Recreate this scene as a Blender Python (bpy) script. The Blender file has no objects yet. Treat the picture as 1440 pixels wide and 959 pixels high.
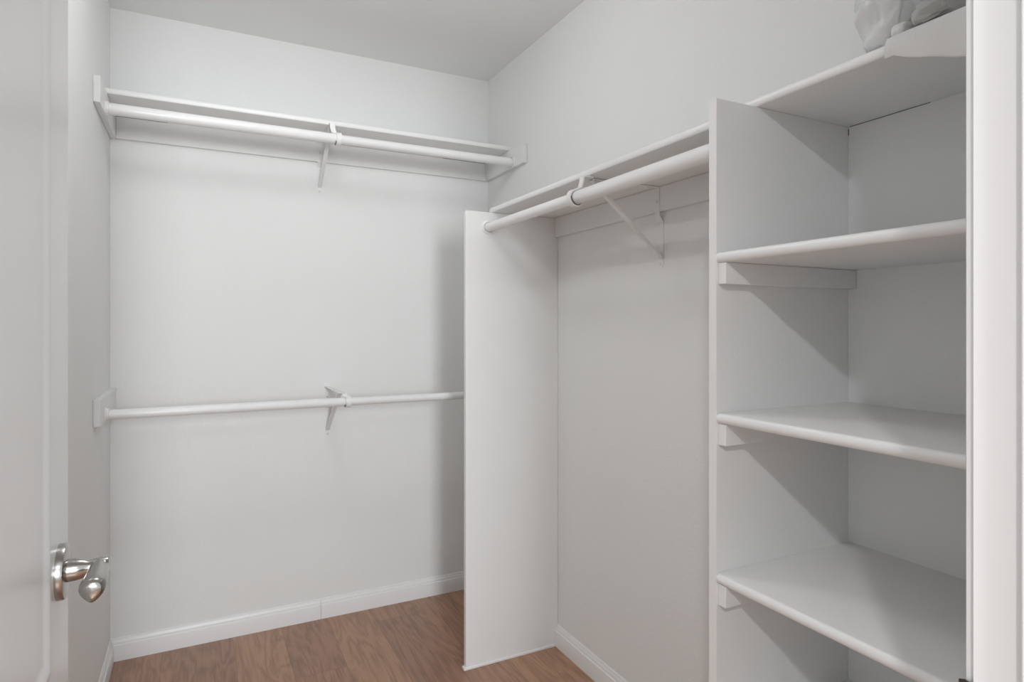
import bpy, bmesh, math, random
from mathutils import Vector, Matrix, noise
random.seed(4)
S = bpy.context.scene
C = S.collection
PI = math.pi

# ------------------------------------------------------------------ camera
cam_d = bpy.data.cameras.new('camera')
cam = bpy.data.objects.new('camera', cam_d); C.objects.link(cam)
cam_d.sensor_width = 36.0
cam_d.lens = 873.0 / 1440.0 * 36.0
cam_d.shift_y = -22.0 / 1440.0
cam_d.clip_start = 0.02
cam.location = (0, 0, 1.25)
cam.rotation_euler = (PI / 2, 0, -math.radians(26.9))
S.camera = cam

# ------------------------------------------------------------------ world, lamps, exposure
W = bpy.data.worlds.new('world'); S.world = W; W.use_nodes = True
bg = W.node_tree.nodes['Background']
bg.inputs['Color'].default_value = (0.93, 0.968, 1.0, 1)
bg.inputs['Strength'].default_value = 1.05

def lamp(name, loc, size, power, col=(1, .98, .955), rot=(0, 0, 0)):
    d = bpy.data.lights.new(name, 'AREA'); d.shape = 'DISK'; d.size = size
    d.energy = power; d.color = col
    o = bpy.data.objects.new(name, d); C.objects.link(o); o.location = loc; o.rotation_euler = rot
    return o
def globe(name, loc, r, power, col):
    d = bpy.data.lights.new(name, 'POINT'); d.shadow_soft_size = r; d.energy = power; d.color = col
    o = bpy.data.objects.new(name, d); C.objects.link(o); o.location = loc
    return o
globe('closet_ceiling_lamp', (0.28, 1.62, 2.29), .11, 7.2, (.97, .985, 1))
lamp('bedroom_lamp', (-0.82, -0.92, 2.42), 0.14, 31.0, (.975, .985, 1))
lamp('bedroom_lamp', (0.10, -1.10, 2.42), 0.45, 9.0, (.96, .98, 1))
fill = lamp('front_fill', (.0, -2.35, 1.60), 0.6, 78.0, (.93, .966, 1), (PI / 2, 0, 0))  # added fill light behind the camera, brightens the back wall
fill.data.shape = 'RECTANGLE'; fill.data.size = .55; fill.data.size_y = .95

vs = S.view_settings
vs.view_transform = 'Standard'; vs.look = 'None'; vs.gamma = 1; vs.use_curve_mapping = False
vs.exposure = 0.0

# ------------------------------------------------------------------ materials
def new_mat(name):
    m = bpy.data.materials.new(name); m.use_nodes = True
    nt = m.node_tree; b = nt.nodes['Principled BSDF']
    return m, nt, b
def paint(name, col, rough=0.5, bump=0.0, bscale=180, spec=0.5, mott=0.0, mscale=3):
    m, nt, b = new_mat(name)
    b.inputs['Roughness'].default_value = rough
    b.inputs['Specular IOR Level'].default_value = spec
    tc = nt.nodes.new('ShaderNodeTexCoord')
    geo = nt.nodes.new('ShaderNodeNewGeometry')
    if mott:
        n = nt.nodes.new('ShaderNodeTexNoise'); n.inputs['Scale'].default_value = mscale
        n.inputs['Detail'].default_value = 3
        nt.links.new(geo.outputs['Position'], n.inputs['Vector'])
        r = nt.nodes.new('ShaderNodeValToRGB')
        r.color_ramp.elements[0].position = .3; r.color_ramp.elements[1].position = .7
        r.color_ramp.elements[0].color = (*[c * (1 - mott) for c in col], 1)
        r.color_ramp.elements[1].color = (*col, 1)
        nt.links.new(n.outputs['Fac'], r.inputs['Fac'])
        nt.links.new(r.outputs['Color'], b.inputs['Base Color'])
    else:
        b.inputs['Base Color'].default_value = (*col, 1)
    if bump:
        n = nt.nodes.new('ShaderNodeTexNoise'); n.inputs['Scale'].default_value = bscale
        n.inputs['Detail'].default_value = 2.5
        nt.links.new(geo.outputs['Position'], n.inputs['Vector'])
        bp = nt.nodes.new('ShaderNodeBump'); bp.inputs['Strength'].default_value = bump
        bp.inputs['Distance'].default_value = 0.002
        nt.links.new(n.outputs['Fac'], bp.inputs['Height'])
        nt.links.new(bp.outputs['Normal'], b.inputs['Normal'])
    return m
M_wall = paint('wall_paint', (.865, .872, .862), .62, .35, 150, .35, .015)
M_ceil = paint('ceiling_paint', (.90, .905, .90), .8, .2, 120, .2)
M_trim = paint('trim_paint', (.87, .872, .868), .34, .08, 40, .5)
M_shelf = paint('shelf_paint', (.87, .873, .863), .38, .15, 60, .5, .02, 6)
M_panel = paint('panel_paint', (.865, .87, .863), .42, .2, 90, .45, .02, 5)
M_door = paint('door_paint', (.85, .855, .855), .27, .04, 30, .5)
M_rod = paint('rod_enamel', (.89, .89, .885), .30, .05, 30, .5)
M_brk = paint('bracket_enamel', (.86, .86, .85), .36, .05, 60, .5)
M_screw = paint('painted_screw', (.66, .66, .64), .45)
M_gap = paint('gap_shade_paint', (.12, .115, .10), .8)  # dark colour standing in for shade inside narrow gaps
M_cloth = paint('white_cotton', (.80, .80, .79), .85, .5, 300, .1)
M_grey = paint('grey_cotton', (.50, .50, .49), .9, .5, 300, .1)

def metal(name, col, rough):
    m, nt, b = new_mat(name)
    b.inputs['Base Color'].default_value = (*col, 1)
    b.inputs['Metallic'].default_value = 1; b.inputs['Roughness'].default_value = rough
    n = nt.nodes.new('ShaderNodeTexNoise'); n.inputs['Scale'].default_value = 60
    mp = nt.nodes.new('ShaderNodeMapping'); mp.inputs['Scale'].default_value = (1, 12, 1)
    tc = nt.nodes.new('ShaderNodeTexCoord')
    nt.links.new(tc.outputs['Object'], mp.inputs['Vector']); nt.links.new(mp.outputs['Vector'], n.inputs['Vector'])
    bp = nt.nodes.new('ShaderNodeBump'); bp.inputs['Strength'].default_value = .03; bp.inputs['Distance'].default_value = .001
    nt.links.new(n.outputs['Fac'], bp.inputs['Height']); nt.links.new(bp.outputs['Normal'], b.inputs['Normal'])
    return m
M_nickel = metal('satin_nickel', (.42, .41, .385), .2)
M_strike = metal('dark_strike_metal', (.16, .155, .15), .35)

def striped():
    m, nt, b = new_mat('striped_knit')
    b.inputs['Roughness'].default_value = .9
    g = nt.nodes.new('ShaderNodeNewGeometry')
    w = nt.nodes.new('ShaderNodeTexWave'); w.bands_direction = 'Z'; w.inputs['Scale'].default_value = 28
    w.inputs['Distortion'].default_value = 1.2; w.inputs['Detail'].default_value = 1
    r = nt.nodes.new('ShaderNodeValToRGB')
    r.color_ramp.elements[0].color = (.33, .33, .32, 1); r.color_ramp.elements[1].color = (.48, .48, .46, 1)
    nt.links.new(g.outputs['Position'], w.inputs['Vector']); nt.links.new(w.outputs['Fac'], r.inputs['Fac'])
    nt.links.new(r.outputs['Color'], b.inputs['Base Color'])
    return m
M_stripe = striped()
def plastic():
    m, nt, b = new_mat('frosted_plastic')
    b.inputs['Base Color'].default_value = (.86, .87, .88, 1)
    b.inputs['Roughness'].default_value = .28
    tr = nt.nodes.new('ShaderNodeBsdfTransparent'); mx = nt.nodes.new('ShaderNodeMixShader')
    mx.inputs['Fac'].default_value = .42
    nt.links.new(b.outputs[0], mx.inputs[1]); nt.links.new(tr.outputs[0], mx.inputs[2])
    nt.links.new(mx.outputs[0], nt.nodes['Material Output'].inputs['Surface'])
    return m
M_bag = plastic()

def wood():
    m, nt, b = new_mat('wood_plank_floor')
    L = nt.links.new; N = nt.nodes.new
    g = N('ShaderNodeNewGeometry'); sp = N('ShaderNodeSeparateXYZ'); L(g.outputs['Position'], sp.inputs[0])
    def math_(op, a, bb=None, v=None):
        n = N('ShaderNodeMath'); n.operation = op
        if hasattr(a, 'links'): L(a, n.inputs[0])
        else: n.inputs[0].default_value = a
        if bb is not None:
            if hasattr(bb, 'links'): L(bb, n.inputs[1])
            else: n.inputs[1].default_value = bb
        return n.outputs[0]
    PW, PL = .182, 1.22
    xs = math_('DIVIDE', math_('ADD', sp.outputs[0], 5.0 - 1.038 + .182 * 0), PW)
    xs = math_('DIVIDE', math_('SUBTRACT', sp.outputs[0], 1.038 - PW * 20), PW)
    ix = math_('FLOOR', xs); fx = math_('FRACT', xs)
    off = math_('FRACT', math_('MULTIPLY', ix, .3819))
    ys = math_('ADD', math_('DIVIDE', sp.outputs[1], PL), math_('ADD', off, 10.0))
    iy = math_('FLOOR', ys); fy = math_('FRACT', ys)
    cid = N('ShaderNodeCombineXYZ'); L(ix, cid.inputs[0]); L(iy, cid.inputs[1])
    wn = N('ShaderNodeTexWhiteNoise'); wn.noise_dimensions = '3D'; L(cid.outputs[0], wn.inputs['Vector'])
    # grain coordinates, shifted per plank
    sc = N('ShaderNodeVectorMath'); sc.operation = 'SCALE'; L(wn.outputs['Color'], sc.inputs[0]); sc.inputs['Scale'].default_value = 7
    ad = N('ShaderNodeVectorMath'); ad.operation = 'ADD'; L(g.outputs['Position'], ad.inputs[0]); L(sc.outputs[0], ad.inputs[1])
    mp = N('ShaderNodeMapping'); mp.inputs['Scale'].default_value = (9, 1.3, 1); L(ad.outputs[0], mp.inputs['Vector'])
    n1 = N('ShaderNodeTexNoise'); n1.inputs['Scale'].default_value = 1.0; n1.inputs['Detail'].default_value = 4
    n1.inputs['Distortion'].default_value = .6; L(mp.outputs[0], n1.inputs['Vector'])
    rings = math_('FRACT', math_('MULTIPLY', n1.outputs['Fac'], 9.0))
    rg = math_('ABSOLUTE', math_('SUBTRACT', rings, .5))
    mp2 = N('ShaderNodeMapping'); mp2.inputs['Scale'].default_value = (160, 7, 1); L(ad.outputs[0], mp2.inputs['Vector'])
    n2 = N('ShaderNodeTexNoise'); n2.inputs['Scale'].default_value = 1.0; n2.inputs['Detail'].default_value = 3; L(mp2.outputs[0], n2.inputs['Vector'])
    r1 = N('ShaderNodeValToRGB'); e = r1.color_ramp.elements
    e[0].position = 0; e[0].color = (.325, .170, .110, 1); e[1].position = 1; e[1].color = (.415, .226, .130, 1)
    L(wn.outputs['Value'], r1.inputs['Fac'])
    mixf = math_('ADD', math_('MULTIPLY', rg, .62), math_('MULTIPLY', n2.outputs['Fac'], .75))
    rr = N('ShaderNodeValToRGB'); rr.color_ramp.elements[0].position = .25; rr.color_ramp.elements[1].position = .66
    rr.color_ramp.elements[0].color = (.68, .65, .63, 1); rr.color_ramp.elements[1].color = (1.12, 1.12, 1.12, 1)
    L(mixf, rr.inputs['Fac'])
    mu = N('ShaderNodeMix'); mu.data_type = 'RGBA'; mu.blend_type = 'MULTIPLY'; mu.inputs['Factor'].default_value = 1
    L(r1.outputs['Color'], mu.inputs['A']); L(rr.outputs['Color'], mu.inputs['B'])
    # seams
    ex = math_('MINIMUM', fx, math_('SUBTRACT', 1.0, fx)); ey = math_('MINIMUM', fy, math_('SUBTRACT', 1.0, fy))
    sx = math_('LESS_THAN', ex, .006); sy = math_('LESS_THAN', ey, .0009)
    seam = math_('MAXIMUM', sx, sy)
    m2 = N('ShaderNodeMix'); m2.data_type = 'RGBA'; L(math_('MULTIPLY', seam, .38), m2.inputs['Factor'])
    L(mu.outputs['Result'], m2.inputs['A']); m2.inputs['B'].default_value = (.10, .055, .035, 1)
    L(m2.outputs['Result'], b.inputs['Base Color'])
    b.inputs['Roughness'].default_value = .36
    b.inputs['Coat Weight'].default_value = .35; b.inputs['Coat Roughness'].default_value = .3
    bp = N('ShaderNodeBump'); bp.inputs['Strength'].default_value = .15; bp.inputs['Distance'].default_value = .001
    L(mixf, bp.inputs['Height']); L(bp.outputs['Normal'], b.inputs['Normal'])
    return m
M_floor = wood()

# ------------------------------------------------------------------ mesh helpers
def box(bm, x0, x1, y0, y1, z0, z1):
    v = [bm.verts.new(p) for p in ((x0,y0,z0),(x1,y0,z0),(x1,y1,z0),(x0,y1,z0),(x0,y0,z1),(x1,y0,z1),(x1,y1,z1),(x0,y1,z1))]
    for f in ((0,3,2,1),(4,5,6,7),(0,1,5,4),(1,2,6,5),(2,3,7,6),(3,0,4,7)): bm.faces.new([v[i] for i in f])
def boxes(*bs):
    bm = bmesh.new()
    for b in bs: box(bm, *b)
    return bm
def extrude_poly(bm, pts, f0, f1):
    """pts: list of 2D points (CCW); f0/f1 map a 2D point to 3D at the two ends"""
    a = [bm.verts.new(f0(p)) for p in pts]; b = [bm.verts.new(f1(p)) for p in pts]
    n = len(pts)
    bm.faces.new(list(reversed(a))); bm.faces.new(b)
    for i in range(n): bm.faces.new((a[i], a[(i+1) % n], b[(i+1) % n], b[i]))
def tube(bm, p0, p1, r0, r1=None, seg=40, cap=True):
    r1 = r0 if r1 is None else r1
    p0 = Vector(p0); p1 = Vector(p1); d = (p1 - p0).normalized()
    u = d.orthogonal().normalized(); w = d.cross(u)
    A = []; B = []
    for i in range(seg):
        t = 2 * PI * i / seg; o = u * math.cos(t) + w * math.sin(t)
        A.append(bm.verts.new(p0 + o * r0)); B.append(bm.verts.new(p1 + o * r1))
    for i in range(seg): bm.faces.new((A[i], A[(i+1) % seg], B[(i+1) % seg], B[i]))
    if cap: bm.faces.new(list(reversed(A))); bm.faces.new(B)
def lathe(bm, origin, axis, prof, seg=40):
    """prof: (distance along axis, radius)"""
    o = Vector(origin); d = Vector(axis).normalized(); u = d.orthogonal().normalized(); w = d.cross(u)
    rings = []
    for (s, r) in prof:
        rings.append([bm.verts.new(o + d * s + (u * math.cos(2*PI*i/seg) + w * math.sin(2*PI*i/seg)) * max(r, 1e-5)) for i in range(seg)])
    for a, b in zip(rings, rings[1:]):
        for i in range(seg): bm.faces.new((a[i], a[(i+1) % seg], b[(i+1) % seg], b[i]))
    bm.faces.new(list(reversed(rings[0]))); bm.faces.new(rings[-1])
def obj(name, bm, mat, parent=None, smooth=False, bevel=0, seg=2, angle=35):
    bmesh.ops.recalc_face_normals(bm, faces=bm.faces[:])
    me = bpy.data.meshes.new(name); bm.to_mesh(me); bm.free()
    me.materials.append(mat)
    for p in me.polygons: p.use_smooth = smooth or bevel > 0
    if smooth or bevel: me.set_sharp_from_angle(angle=math.radians(angle))
    o = bpy.data.objects.new(name, me); C.objects.link(o)
    if parent: o.parent = parent
    if bevel:
        b = o.modifiers.new('bevel', 'BEVEL'); b.width = bevel; b.segments = seg; b.limit_method = 'ANGLE'
        b.angle_limit = math.radians(40); b.harden_normals = False
    return o
def tag(o, label, cat, group=None):
    o['label'] = label; o['category'] = cat
    if group: o['group'] = group
    return o
def struct(o): o['kind'] = 'structure'; return o
def thing(name, label, cat, loc=(0,0,0), rotz=0, group=None):
    o = bpy.data.objects.new(name, None); C.objects.link(o); o.empty_display_size = .05
    o.location = loc; o.rotation_euler = (0, 0, rotz)
    return tag(o, label, cat, group)

# ------------------------------------------------------------------ the room
XL, XR, YB, ZC = -.288, 1.257, 2.736, 2.432      # left wall, right wall, back wall, ceiling
YF0, YF1 = .185, .309                            # door wall
JL, JR, ZH = -.165, .620, 2.04                   # jamb faces, head
PY0, PY1, PX = 2.082, 2.100, .8685               # low partition
TY0, TY1, TX = .869, .8875, .874                 # shelf tower side panel

struct(obj('floor', boxes((-2.2, 2.6, -2.6, YB + .1, -.05, 0)), M_floor))
struct(obj('ceiling', boxes((XL - .1, XR + .1, YF0, YB + .1, ZC, ZC + .08)), M_ceil))
struct(obj('wall_back', boxes((XL - .1, XR + .1, YB, YB + .1, 0, ZC)), M_wall))
struct(obj('wall_left', boxes((XL - .1, XL, YF0, YB, 0, ZC)), M_wall))
struct(obj('wall_right', boxes((XR, XR + .1, YF0, YB, 0, ZC)), M_wall))
struct(obj('wall_front', boxes((-2.2, JL - .018, YF0, YF1, 0, ZC), (JR + .018, 2.6, YF0, YF1, 0, ZC),
       (JL - .018, JR + .018, YF0, YF1, ZH + .018, ZC)), M_wall))

# door frame: jambs, stops, casing on the closet side
bm = boxes((JR, JR + .018, YF0, YF1, 0, ZH), (JL - .018, JL, YF0, YF1, 0, ZH), (JL - .018, JR + .018, YF0, YF1, ZH, ZH + .018))
for z in (1.325, 1.263, 1.196, 1.39):            # filled nail heads on the strike jamb
    lathe(bm, (JR + .0002, .2925, z), (-1, 0, 0), [(0, .0048), (.00008, .0046), (.00012, .003)], 20)
struct(obj('trim_1', bm, M_trim, bevel=.0012))
struct(obj('trim_2', boxes((JR - .010, JR, .215, .2690, 0, ZH - .01), (JL, JL + .010, .215, .2690, 0, ZH - .01), (JL, JR, .215, .2690, ZH - .010, ZH)), M_trim, bevel=.002, seg=3))
def casing(xa, side):
    # stepped casing profile: 2D (across, out of wall)
    p = [(0, 0), (0, .0085), (.003, .0105), (.010, .0105), (.014, .013), (.045, .0155), (.056, .0155), (.058, .013), (.058, 0)]
    bm = bmesh.new()
    extrude_poly(bm, p, lambda q: (xa + side * q[0], YF1 + q[1], 0), lambda q: (xa + side * q[0], YF1 + q[1], ZH + .005))
    return bm
struct(obj('trim_3', casing(JR + .006, 1), M_trim, smooth=True, angle=50))
struct(obj('trim_4', casing(JL - .006, -1), M_trim, smooth=True, angle=50))
bm = bmesh.new()
extrude_poly(bm, [(0, 0), (0, .0085), (.003, .0105), (.010, .0105), (.045, .0155), (.056, .0155), (.058, .013), (.058, 0)],
             lambda q: (JL - .062, YF1 + q[1], ZH + .006 + q[0]), lambda q: (JR + .064, YF1 + q[1], ZH + .006 + q[0]))
struct(obj('trim_5', bm, M_trim, smooth=True, angle=50))

BP = [(0, 0), (.0125, 0), (.0125, .056), (.0115, .0595), (.0085, .062), (.0085, .066), (.0065, .072), (.0045, .0755), (.004, .081), (.0025, .083), (0, .083)]
def baseboard(name, f0, f1):
    bm = bmesh.new(); extrude_poly(bm, BP, f0, f1)
    return struct(obj(name, bm, M_trim, smooth=True, angle=28))
baseboard('baseboard_back', lambda q: (XL, YB - q[0], q[1]), lambda q: (.470, YB - q[0], q[1]))
baseboard('baseboard_back', lambda q: (.4712, YB - q[0], q[1]), lambda q: (XR, YB - q[0], q[1]))
baseboard('baseboard_left', lambda q: (XL + q[0], YF1, q[1]), lambda q: (XL + q[0], YB - .0125, q[1]))
baseboard('baseboard_right', lambda q: (XR - q[0], TY1 + .0005, q[1]), lambda q: (XR - q[0], PY0 - .0005, q[1]))
baseboard('baseboard_right', lambda q: (XR - q[0], PY1 + .0005, q[1]), lambda q: (XR - q[0], YB - .0125, q[1]))

# ------------------------------------------------------------------ door (open against the left)
door = thing('door_1', 'white panelled closet door standing open on the left', 'door', (-.160, .320, .012))
door['kind'] = 'structure'
DW, DH, DT = .730, 2.015, .035   # along +Y, up, towards -X ; local face plane x=0
def door_slab():
    bm = bmesh.new()
    st = .118
    y0, y1 = st, DW - st
    panels = [(.225 - .012, .655), (.822 - .012, 1.890)]
    # stiles and rails
    box(bm, -DT, 0, 0, y0, 0, DH); box(bm, -DT, 0, y1, DW, 0, DH)
    zs = [0, panels[0][0], panels[0][1], panels[1][0], panels[1][1], DH]
    for a, b in ((0, 1), (2, 3), (4, 5)): box(bm, -DT, 0, y0, y1, zs[a], zs[b])
    return bm, y0, y1, panels
bm, dy0, dy1, dpan = door_slab()
obj('door_frame', bm, M_door, door, bevel=.0008)
for (za, zb) in dpan:
    # raised panel with ogee moulding: nested rings (inset, depth)
    prof = [(0, 0), (.0015, .0010), (.005, .0015), (.009, .0012), (.014, -.0002), (.019, -.0018), (.023, -.0026), (.027, -.0029), (.030, -.0029)]
    bm = bmesh.new()
    for sgn in (1, -1):
        rings = []
        for (i, d) in prof:
            x = d if sgn > 0 else -DT - d
            rings.append([bm.verts.new(p) for p in ((x, dy0+i, za+i), (x, dy1-i, za+i), (x, dy1-i, zb-i), (x, dy0+i, zb-i))])
        for a, b in zip(rings, rings[1:]):
            for k in range(4): bm.faces.new((a[k], a[(k+1) % 4], b[(k+1) % 4], b[k]))
        bm.faces.new(rings[-1])
    obj('door_panel', bm, M_door, door, smooth=True, angle=50)
# lever handle: rose, neck, lever (door local coordinates; centre .065 from the edge)
KY, KZ = .6650, .918
hd = bmesh.new()
lathe(hd, (0, KY, KZ), (1, 0, 0), [(0, .0355), (.006, .0355), (.0085, .0345), (.0095, .031), (.0098, .020), (.010, .012)], 56)
rose = obj('door_handle', hd, M_nickel, door, smooth=True, angle=40)
bm = bmesh.new()
lathe(bm, (.0095, KY, KZ), (1, 0, 0), [(0, .0145), (.010, .0138), (.0165, .0125), (.022, .0098), (.030, .0102), (.044, .0112), (.046, .0100)], 40)
obj('handle_neck', bm, M_nickel, rose, smooth=True, angle=40)
# lever: elliptical sections swept toward the hinge side, drooping and widening to a paddle tip
bm = bmesh.new()
path = [(.0450, .0135, .001, .0050, .0060), (.0450, .010, .001, .0090, .0095), (.0450, .000, .001, .0110, .0108), (.0455, -.020, .002, .0118, .0105),
        (.0465, -.045, .003, .0128, .0110), (.0470, -.065, .003, .0138, .0125), (.0465, -.077, .002, .0142, .0140), (.0462, -.083, .001, .0136, .0138),
        (.0460, -.0865, .000, .0112, .0118), (.0460, -.088, .000, .0070, .0070)]
rings = []
for (x, y, z, a, b_) in path:
    ring = []
    for k in range(28):
        t = 2*PI*k/28
        c, s = math.cos(t), math.sin(t)
        # flatter top, rounder narrower bottom
        wx = a * (1 if s > 0 else (1 - .45 * (-s)**2))
        ring.append(bm.verts.new((x + wx * c, KY + y, KZ + z + b_ * (s * .8 if s > 0 else s * 1.25))))
    rings.append(ring)
for a, b_ in zip(rings, rings[1:]):
    for k in range(28): bm.faces.new((a[k], a[(k+1) % 28], b_[(k+1) % 28], b_[k]))
bm.faces.new(rings[0]); bm.faces.new(rings[-1])
obj('handle_lever', bm, M_nickel, rose, smooth=True, angle=60)
for z in (.20, 1.02, 1.80):
    bm = bmesh.new(); tube(bm, (-.004, -.006, z - .045), (-.004, -.006, z + .045), .0055, seg=20)
    obj('hinge', bm, M_nickel, door, smooth=True, angle=40)

# strike plate on the jamb
bm = bmesh.new()
box(bm, JR - .0016, JR, .274, .3090, .872, .929)
pts = [(.309, .876), (.309, .929), (.317, .9285), (.3225, .926), (.3225, .879)]
extrude_poly(bm, pts, lambda q: (JR - .0016 + (q[0] - .309) * .35, q[0], q[1]), lambda q: (JR + .0002 + (q[0] - .309) * .30, q[0], q[1]))
tag(obj('strike_plate', bm, M_strike), 'dark metal strike plate on the right door jamb, at the bottom edge', 'strike plate')

# ------------------------------------------------------------------ shelves
CTH = .019
def shelf_back():   # front edge faces -Y
    y0 = 2.470; z0, z1 = 2.0285, 2.0475
    r = (z1 - z0) / 2; zc = (z0 + z1) / 2
    pts = [(YB - .0005, z0), (YB - .0005, z1)] + [(y0 + .004 - .004 * math.sin(t), zc + r * math.cos(t)) for t in [PI * k / 10 for k in range(11)]]
    bm = bmesh.new(); extrude_poly(bm, pts, lambda q: (XL + .0005, q[0], q[1]), lambda q: (XR - .0005, q[0], q[1]))
    return bm
tag(obj('closet_shelf', shelf_back(), M_shelf, smooth=True, angle=50),
    'long narrow white shelf high across the back wall', 'shelf', 'white closet shelves')
def shelf_right(x0, y0, y1, z0, z1, bull=.006):
    r = (z1 - z0) / 2; zc = (z0 + z1) / 2
    pts = [(XR - .0005, z0), (XR - .0005, z1)] + [(x0 + bull - bull * math.sin(t), zc + r * math.cos(t)) for t in [PI * k / 10 for k in range(11)]]
    bm = bmesh.new(); extrude_poly(bm, pts, lambda q: (q[0], y0, q[1]), lambda q: (q[0], y1, q[1]))
    return bm
tag(obj('closet_shelf', shelf_right(.972, TY1 + .0005, PY1, 1.6680, 1.6860, .004), M_shelf, smooth=True, angle=50),
    'long white shelf on the right wall, resting on the tall partition above a hanging rod', 'shelf', 'white closet shelves')
T_Y0 = .330
SH = {o.get('label', '')[:12]: o for o in C.objects if o.name.startswith('closet_shelf')}
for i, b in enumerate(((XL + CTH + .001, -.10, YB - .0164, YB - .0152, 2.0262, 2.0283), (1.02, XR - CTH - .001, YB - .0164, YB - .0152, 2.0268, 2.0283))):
    obj('gap_shade', boxes(b), M_gap, SH['long narrow '])  # dark strip painting the shade between shelf and cleat
tag(obj('closet_shelf', shelf_right(.976, T_Y0, TY1 + .010, 1.6790, 1.6970, .006), M_shelf, smooth=True, angle=50),
    'topmost shelf of the right-hand shelf tower, carrying white cloth and a plastic bag', 'shelf', 'white closet shelves')
top = [o for o in C.objects if o.get('label', '').startswith('topmost')][0]
obj('gap_shade', boxes((XR - .0009, XR - .0001, .700, TY0 - .004, 1.6779, 1.6789)), M_gap, top)  # dark strips painting the shade where shelf meets wall
obj('gap_shade', boxes((XR - .0009, XR - .0001, TY0 - .0018, TY0 - .0004, 1.660, 1.674)), M_gap, top)
tiers = [(1.3680, 1.3875, 'second shelf down in the tower, just above eye level with its underside showing'),
         (1.0650, 1.0845, 'third shelf down in the tower, glossy top seen at a low angle'),
         (.7630, .7825, 'fourth shelf down in the tower, lowest one seen in full with its top lit'),
         (.4650, .4845, 'lowest shelf in the tower, only a sliver of its top seen below the fourth shelf')]
for (z0, z1, lab) in tiers:
    tag(obj('closet_shelf', shelf_right(TX - .002, T_Y0, TY0 - .0004, z0, z1, .008), M_shelf, smooth=True, angle=50), lab, 'shelf', 'white closet shelves')
    nth = {1.3680: 'second', 1.0650: 'third', .7630: 'fourth', .4650: 'lowest'}[z0]
    cl = obj('support_cleat', boxes((TX + .003, XR - .001, TY0 - .0190, TY0 - .0003, z0 - .0405, z0 - .0003)), M_panel, bevel=.0012)
    tag(cl, 'white wooden cleat under the %s tower shelf, fixed to the tower side panel' % nth, 'cleat', 'cleats holding the shelves')

# ------------------------------------------------------------------ upright panels
pt = thing('closet_partition', 'tall white partition board standing on the floor between back nook and right rod', 'partition', (PX, PY0, 0))
bm = boxes((0, XR - PX - .0005, 0, PY1 - PY0, .004, 1.6675))
obj('board', bm, M_panel, pt, bevel=.0012)
obj('base_strip', boxes((-.0075, XR - PX - .013, -.0035, PY1 - PY0 + .001, 0, .0085)), M_trim, pt, bevel=.001)
tw = thing('tower_side_panel', 'full-height white side panel of the shelf tower, front edge catching light', 'panel', (TX, TY0, 0))
obj('board', boxes((0, XR - TX - .0005, 0, TY1 - TY0, 0, 1.6785)), M_panel, tw)
obj('front_edging', boxes((-.0012, 0, -.0003, TY1 - TY0 + .0003, 0, 1.6785)), M_trim, tw)
tw2 = tag(obj('tower_side_panel', boxes((TX, XR - .0005, .3255, T_Y0 - .0005, 0, 1.6785)), M_panel), 'second upright of the shelf tower, hidden beside the door frame', 'panel')

# ------------------------------------------------------------------ cleats
def cleat(b, lab, bev=.0015):
    return tag(obj('support_cleat', boxes(b), M_panel, bevel=bev), lab, 'cleat', 'cleats holding the shelves')
CT = .019
cleat((XL + .0002, XL + CT, 2.305, YB - .0005, 1.9450, 2.0282), 'white cleat under the high back shelf on the left wall, its square end showing')
cleat((XR - CT, XR - .0002, 2.335, YB - .0005, 1.9450, 2.0282), 'white cleat under the high back shelf on the right wall, beside the corner')
cleat((XL + CT + .0003, XR - CT - .0003, YB - CT * .8, YB - .0002, 1.9450, 2.0282), 'long thin cleat along the back wall right under the high shelf')
cleat((XL + .0002, XL + CT, 2.305, YB - .0005, .9330, 1.0180), 'short white cleat on the left wall holding the low rod')
cleat((XR - CT, XR - .0002, PY1 + .1, YB - .0005, .9330, 1.0180), 'short cleat on the right wall behind the partition holding the low rod')
cleat((XR - CT * .8, XR - .0002, TY1 + .0005, PY0 - .0005, 1.5930, 1.6677), 'long cleat on the right wall under the long right shelf')
# gap shadows done as dark-coloured strips (thin dark slivers along the cleats)
# ------------------------------------------------------------------ rods
def rod(lab, p0, p1, r, joint, step=.0014, sock=.0245):
    p0 = Vector(p0); p1 = Vector(p1); d = (p1 - p0).normalized(); L = (p1 - p0).length
    t = thing('closet_rod', lab, 'rod', p0, 0, 'white hanging rods')
    bm = bmesh.new()
    a = joint
    lathe(bm, (0, 0, 0), d, [(.004, r * .92), (.0045, r), (a - .001, r), (a, r - .0005), (a + .0015, r - step), (L - .004, r - step)], 48)
    obj('rod_tube', bm, M_rod, t, smooth=True, angle=40)
    for s, o in ((1, Vector((0, 0, 0))), (-1, d * L)):
        b2 = bmesh.new()
        rr = r
        lathe(b2, o, d * s, [(0, sock), (.0022, sock), (.0032, sock - .0015), (.0034, rr + .0040), (.0100, rr + .0036), (.0105, rr + .0028), (.0105, rr + .0008), (.0045, rr + .0008), (.0040, .001)], 40)
        obj('end_socket', b2, M_rod, t, smooth=True, angle=40)
    return t
rod('high white rod under the back shelf, left wall to right wall', (XL + CT, 2.430, 1.965), (XR - CT, 2.430, 1.965), .0195, .745)
rod('low white rod at waist height across the back wall', (XL + CT, 2.430, .955), (XR - CT, 2.430, .955), .0168, .775)
rod('white rod under the right shelf, between partition and shelf tower', (.955, TY1, 1.610), (.955, PY0, 1.610), .0190, .585, .0024)

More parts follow.
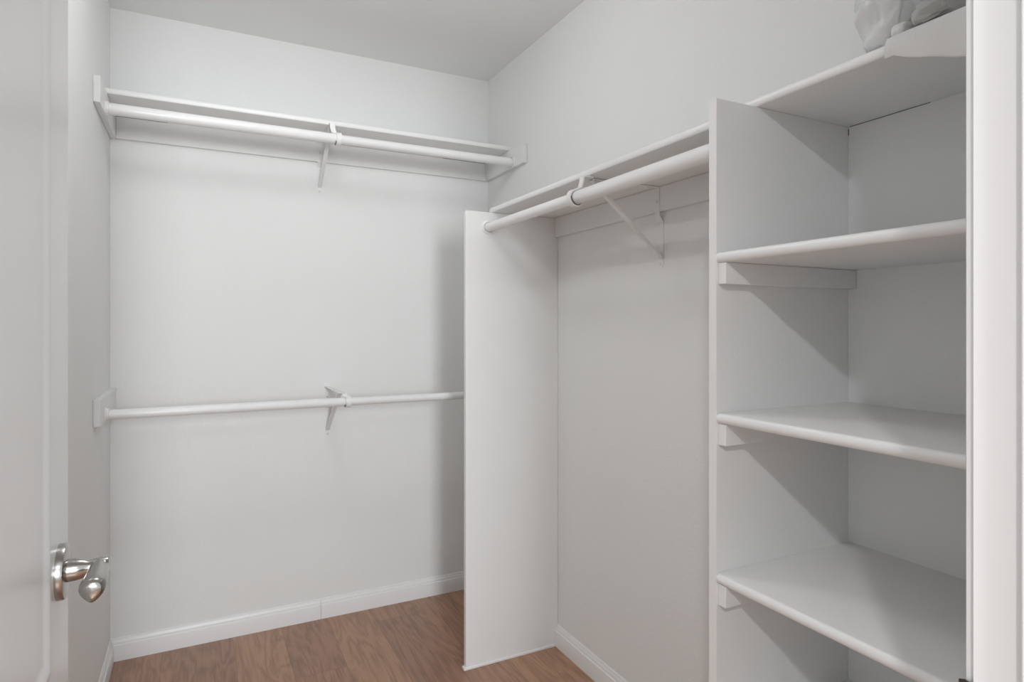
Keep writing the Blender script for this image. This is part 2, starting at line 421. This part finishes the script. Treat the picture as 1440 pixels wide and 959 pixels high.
# ------------------------------------------------------------------ brackets (local: wall at y=0, reach towards -y, top at z=0)
def ribbon(bm, pts, th, w, x=0):
    xs = x if isinstance(x, (list, tuple)) else [x] * len(pts)
    """flat strap following pts in the (y,z) plane; width w along x"""
    n = len(pts); P = [Vector((p[0], p[1])) for p in pts]
    nor = []
    for i in range(n):
        a = P[max(i-1, 0)]; b = P[min(i+1, n-1)]; d = (b - a).normalized(); nor.append(Vector((-d.y, d.x)))
    R = []
    for p, m, x in zip(P, nor, xs):
        q0 = p + m * th / 2; q1 = p - m * th / 2
        R.append([bm.verts.new((x - w/2, q0.x, q0.y)), bm.verts.new((x + w/2, q0.x, q0.y)), bm.verts.new((x + w/2, q1.x, q1.y)), bm.verts.new((x - w/2, q1.x, q1.y))])
    for a, b in zip(R, R[1:]):
        for k in range(4): bm.faces.new((a[k], a[(k+1) % 4], b[(k+1) % 4], b[k]))
    bm.faces.new(R[0]); bm.faces.new(R[-1])
def plate_round(bm, w, z0, z1, y0, y1):
    """vertical plate with a rounded foot at z0"""
    pts = [(w/2, z1), (-w/2, z1)] + [(-w/2 * math.cos(t), z0 + w/2 - w/2 * math.sin(t)) for t in [PI * k / 12 for k in range(13)]]
    extrude_poly(bm, pts, lambda q: (q[0], y0, q[1]), lambda q: (q[0], y1, q[1]))
def bracket(lab, loc, rotz, drop, u_rod, z_rod, r, arm_z=-.0015, wall_off=0.0, hx=(-.004, .018), shade_start=-34):
    t = thing('rod_bracket', lab, 'bracket', loc, rotz, 'white metal rod brackets')
    w = .021
    bm = bmesh.new()
    if wall_off:   # upper part stands off over the cleat, then steps back to the wall
        ribbon(bm, [(-wall_off - .0012, -.002), (-wall_off - .0012, -.070), (-wall_off - .001, -.086), (-.0014, -.104), (-.0014, -drop + .03)], .0018, w)
        plate_round(bm, w, -drop, -drop + .034, -.0023, -.0005)
    else:
        plate_round(bm, w, -drop, -.001, -.0023, -.0005)
    obj('wall_plate', bm, M_brk, t, bevel=.0004)
    bm = bmesh.new()
    ua = u_rod - .012
    ribbon(bm, [(-wall_off - .001, arm_z), (-ua, arm_z)], .0018, w + .002)
    obj('shelf_arm', bm, M_brk, t, bevel=.0004)
    # brace: U-channel, web plus two flanges
    b0 = (-.004, -drop + .028); b1 = (-(u_rod - .045), arm_z - .004)
    bm = bmesh.new()
    ribbon(bm, [b0, b1], .0016, .014)
    d = (Vector(b1) - Vector(b0)).normalized(); nn = Vector((-d.y, d.x))
    if nn.y > 0: nn = -nn
    for sx in (-1, 1):
        q = [Vector(b0), Vector(b1), Vector(b1) - nn * .007, Vector(b0) - nn * .007]
        extrude_poly(bm, [(p.x, p.y) for p in q], lambda p, s=sx: (s * .0062, p[0], p[1]), lambda p, s=sx: (s * .0078, p[0], p[1]))
    obj('brace', bm, M_brk, t, bevel=.0003)
    # hook: neck down in front of the rod, then round under it
    bm = bmesh.new()
    R = r + .0035
    ztop = z_rod + r
    pts = [(-ua + .02, arm_z - .002), (-(u_rod - .008), arm_z - .0022), (-(u_rod + .001), arm_z - .0045), (-(u_rod + .003), (arm_z + ztop) / 2)]
    xs = [hx[0]] * 4
    ang = list(range(84, -171, -8))
    pts += [(-(u_rod + R * math.cos(a)), z_rod + R * math.sin(a)) for a in [math.radians(k) for k in ang]]
    xs += [hx[0] + (hx[1] - hx[0]) * min(1, (i + 1) / 4) for i in range(len(ang))]
    ribbon(bm, pts, .0046, .019, xs)
    obj('rod_hook', bm, M_brk, t, smooth=True, angle=50)
    bm = bmesh.new()     # dark arc coloured as the shadow gap beside the hook
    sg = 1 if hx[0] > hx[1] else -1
    ribbon(bm, [(-(u_rod + (r + .0011) * math.cos(a)), z_rod + (r + .0011) * math.sin(a)) for a in [math.radians(k) for k in range(shade_start, -115, -8)]], .0018, .0026, hx[1] + sg * .0112)
    obj('hook_shade', bm, M_gap, t, smooth=True, angle=50)
    def screw(o, ax):
        q = bmesh.new(); lathe(q, o, ax, [(0, .0042), (.0012, .0036), (.0018, .0012)], 18)
        obj('screw', q, M_screw, t, smooth=True)
    screw((0, -.0023, -drop + .0115), (0, -1, 0))
    screw((0, -.05, arm_z - .0009), (0, 0, -1)); screw((0, -u_rod * .55, arm_z - .0009), (0, 0, -1))
    screw((0, -wall_off - .0023, -.045), (0, -1, 0))
    return t
bracket('white bracket in mid-span holding up the high back rod and shelf', (.466, YB, 2.0280), 0, .218, YB - 2.430, 1.965 - 2.0280, .0195, wall_off=CT * .8)
bracket('white bracket in mid-span holding the low rod on the bare back wall', (.499, YB, .9890), 0, .216, YB - 2.430, .955 - .9890, .0168, hx=(.010, .021))
bracket('white bracket under the right shelf holding the right rod', (XR, 1.475, 1.6675), -PI/2, .243, XR - .955, 1.610 - 1.6675, .0198, wall_off=CT * .8, hx=(.026, -.010), shade_start=8)

# ------------------------------------------------------------------ things on the top shelf of the tower
ZS = 1.6972
def fold(p, k, a, seed=0):
    return noise.noise(Vector((p[0] * k + seed, p[1] * k - seed, p[2] * k))) * a
# white sheet: flat on the shelf and hanging over its front edge
bm = bmesh.new()
NY, NT = 70, 44
grid = []
for i in range(NY + 1):
    y = .335 + (.600 - .335) * i / NY
    zb = 1.6690 - .040 * min(1, max(0, (.590 - y) / .10)) ** .8
    zb += .0006 * math.sin(y * 110)
    row = []
    for j in range(NT + 1):
        t = j / NT
        if t < .5:
            x = 1.17 - (1.17 - .974) * (t / .5); z = ZS + .0012 + .001 * math.sin(y * 45 + x * 20) * (1 - t)
        elif t < .62:
            a = (t - .5) / .12 * PI / 2; x = .974 - .010 * math.sin(a); z = ZS + .0012 * math.cos(a)
        else:
            q = (t - .62) / .38; x = .964 - .004 * math.sin(q * 3) - .003 * math.sin(y * 60) * q; z = ZS - (ZS - zb) * q
        k = fold((x, y, z), 22, .004, 3)
        row.append(bm.verts.new((min(x, .972) + k * .3 if t > .55 else x, y + (0.012 * (t - .5) if i == NY and t > .5 else 0), z + (abs(k) * .25 if t <= .55 else 0))))
    grid.append(row)
for a, b in zip(grid, grid[1:]):
    for j in range(NT): bm.faces.new((a[j], a[j+1], b[j+1], b[j]))
o = obj('folded_sheet', bm, M_cloth, smooth=True, angle=180)
md = o.modifiers.new('thick', 'SOLIDIFY'); md.thickness = .0015; md.offset = 1
tag(o, 'white sheet hanging over the front edge of the tower top shelf', 'sheet')

def lump(name, mat, c, rad, label, cat, amp, k, seed, sq=.75, sub=5, zmin=None):
    bm = bmesh.new()
    bmesh.ops.create_icosphere(bm, subdivisions=sub, radius=1)
    for v in bm.verts:
        n = v.co.copy()
        p = Vector([math.copysign(abs(q) ** sq, q) for q in n])
        w = noise.noise(n * k + Vector((seed, 0, 0))); w2 = noise.noise(n * k * 2.3 + Vector((0, seed, 0)))
        s = 1 + amp * (1 - 2 * abs(w)) + amp * .5 * (1 - 2 * abs(w2)) - amp
        v.co = Vector((c[0] + p.x * rad[0] * s, c[1] + p.y * rad[1] * s, c[2] + p.z * rad[2] * s))
        if zmin is not None and v.co.z < zmin: v.co.z = zmin + (v.co.z - zmin) * .02
    o = obj(name, bm, mat, smooth=True, angle=180)
    return tag(o, label, cat)
rg = lump('rolled_garment', M_grey, (1.032, .545, ZS + .027), (.078, .032, .022), 'dark grey rolled garment on the sheet, its rounded end poking over the shelf edge', 'garment', .10, 1.2, 5, zmin=ZS + .0035)
for v in rg.data.vertices:
    if v.co.x < .982: v.co.z -= (.982 - v.co.x) * .45
lump('folded_sweater', M_stripe, (1.190, .560, ZS + .105), (.045, .150, .115), 'grey striped folded knit at the back of the tower top shelf', 'sweater', .10, 1.2, 8, .5, zmin=ZS + .0075)
lump('folded_cloth', M_cloth, (1.020, .592, ZS + .0145), (.048, .0135, .0125), 'small folded white cloth lying between the see-through bag and the grey roll', 'cloth', .05, 1.0, 9, .45, zmin=ZS + .0035)
bago = lump('plastic_bag', M_bag, (1.022, .652, ZS + .066), (.040, .038, .070), 'crumpled see-through white plastic bag at the left of the sheet on the top shelf', 'plastic bag', .22, 1.3, 2, .8, zmin=ZS + .0012)
for v in bago.data.vertices:
    h = min(1, max(0, (v.co.z - ZS) / .09)); f = .55 + .65 * h ** .6
    v.co.y = .645 + (v.co.y - .652) * f - .012 * h * h; v.co.x = 1.022 + (v.co.x - 1.022) * f
    v.co.x += .004 * math.sin(v.co.z * 130 + v.co.y * 60); v.co.y += .0025 * math.sin(v.co.x * 210 + v.co.z * 70)
bm = bmesh.new()
pts = [(.534, ZS + .0105), (.495, ZS + .25), (.36, ZS + .25), (.36, ZS + .0105)]
extrude_poly(bm, pts, lambda q: (1.022, q[0], q[1]), lambda q: (1.030, q[0], q[1]))
o = obj('white_board', bm, M_trim, bevel=.001)
tag(o, 'thin white board standing upright on the sheet beside the door frame', 'board')
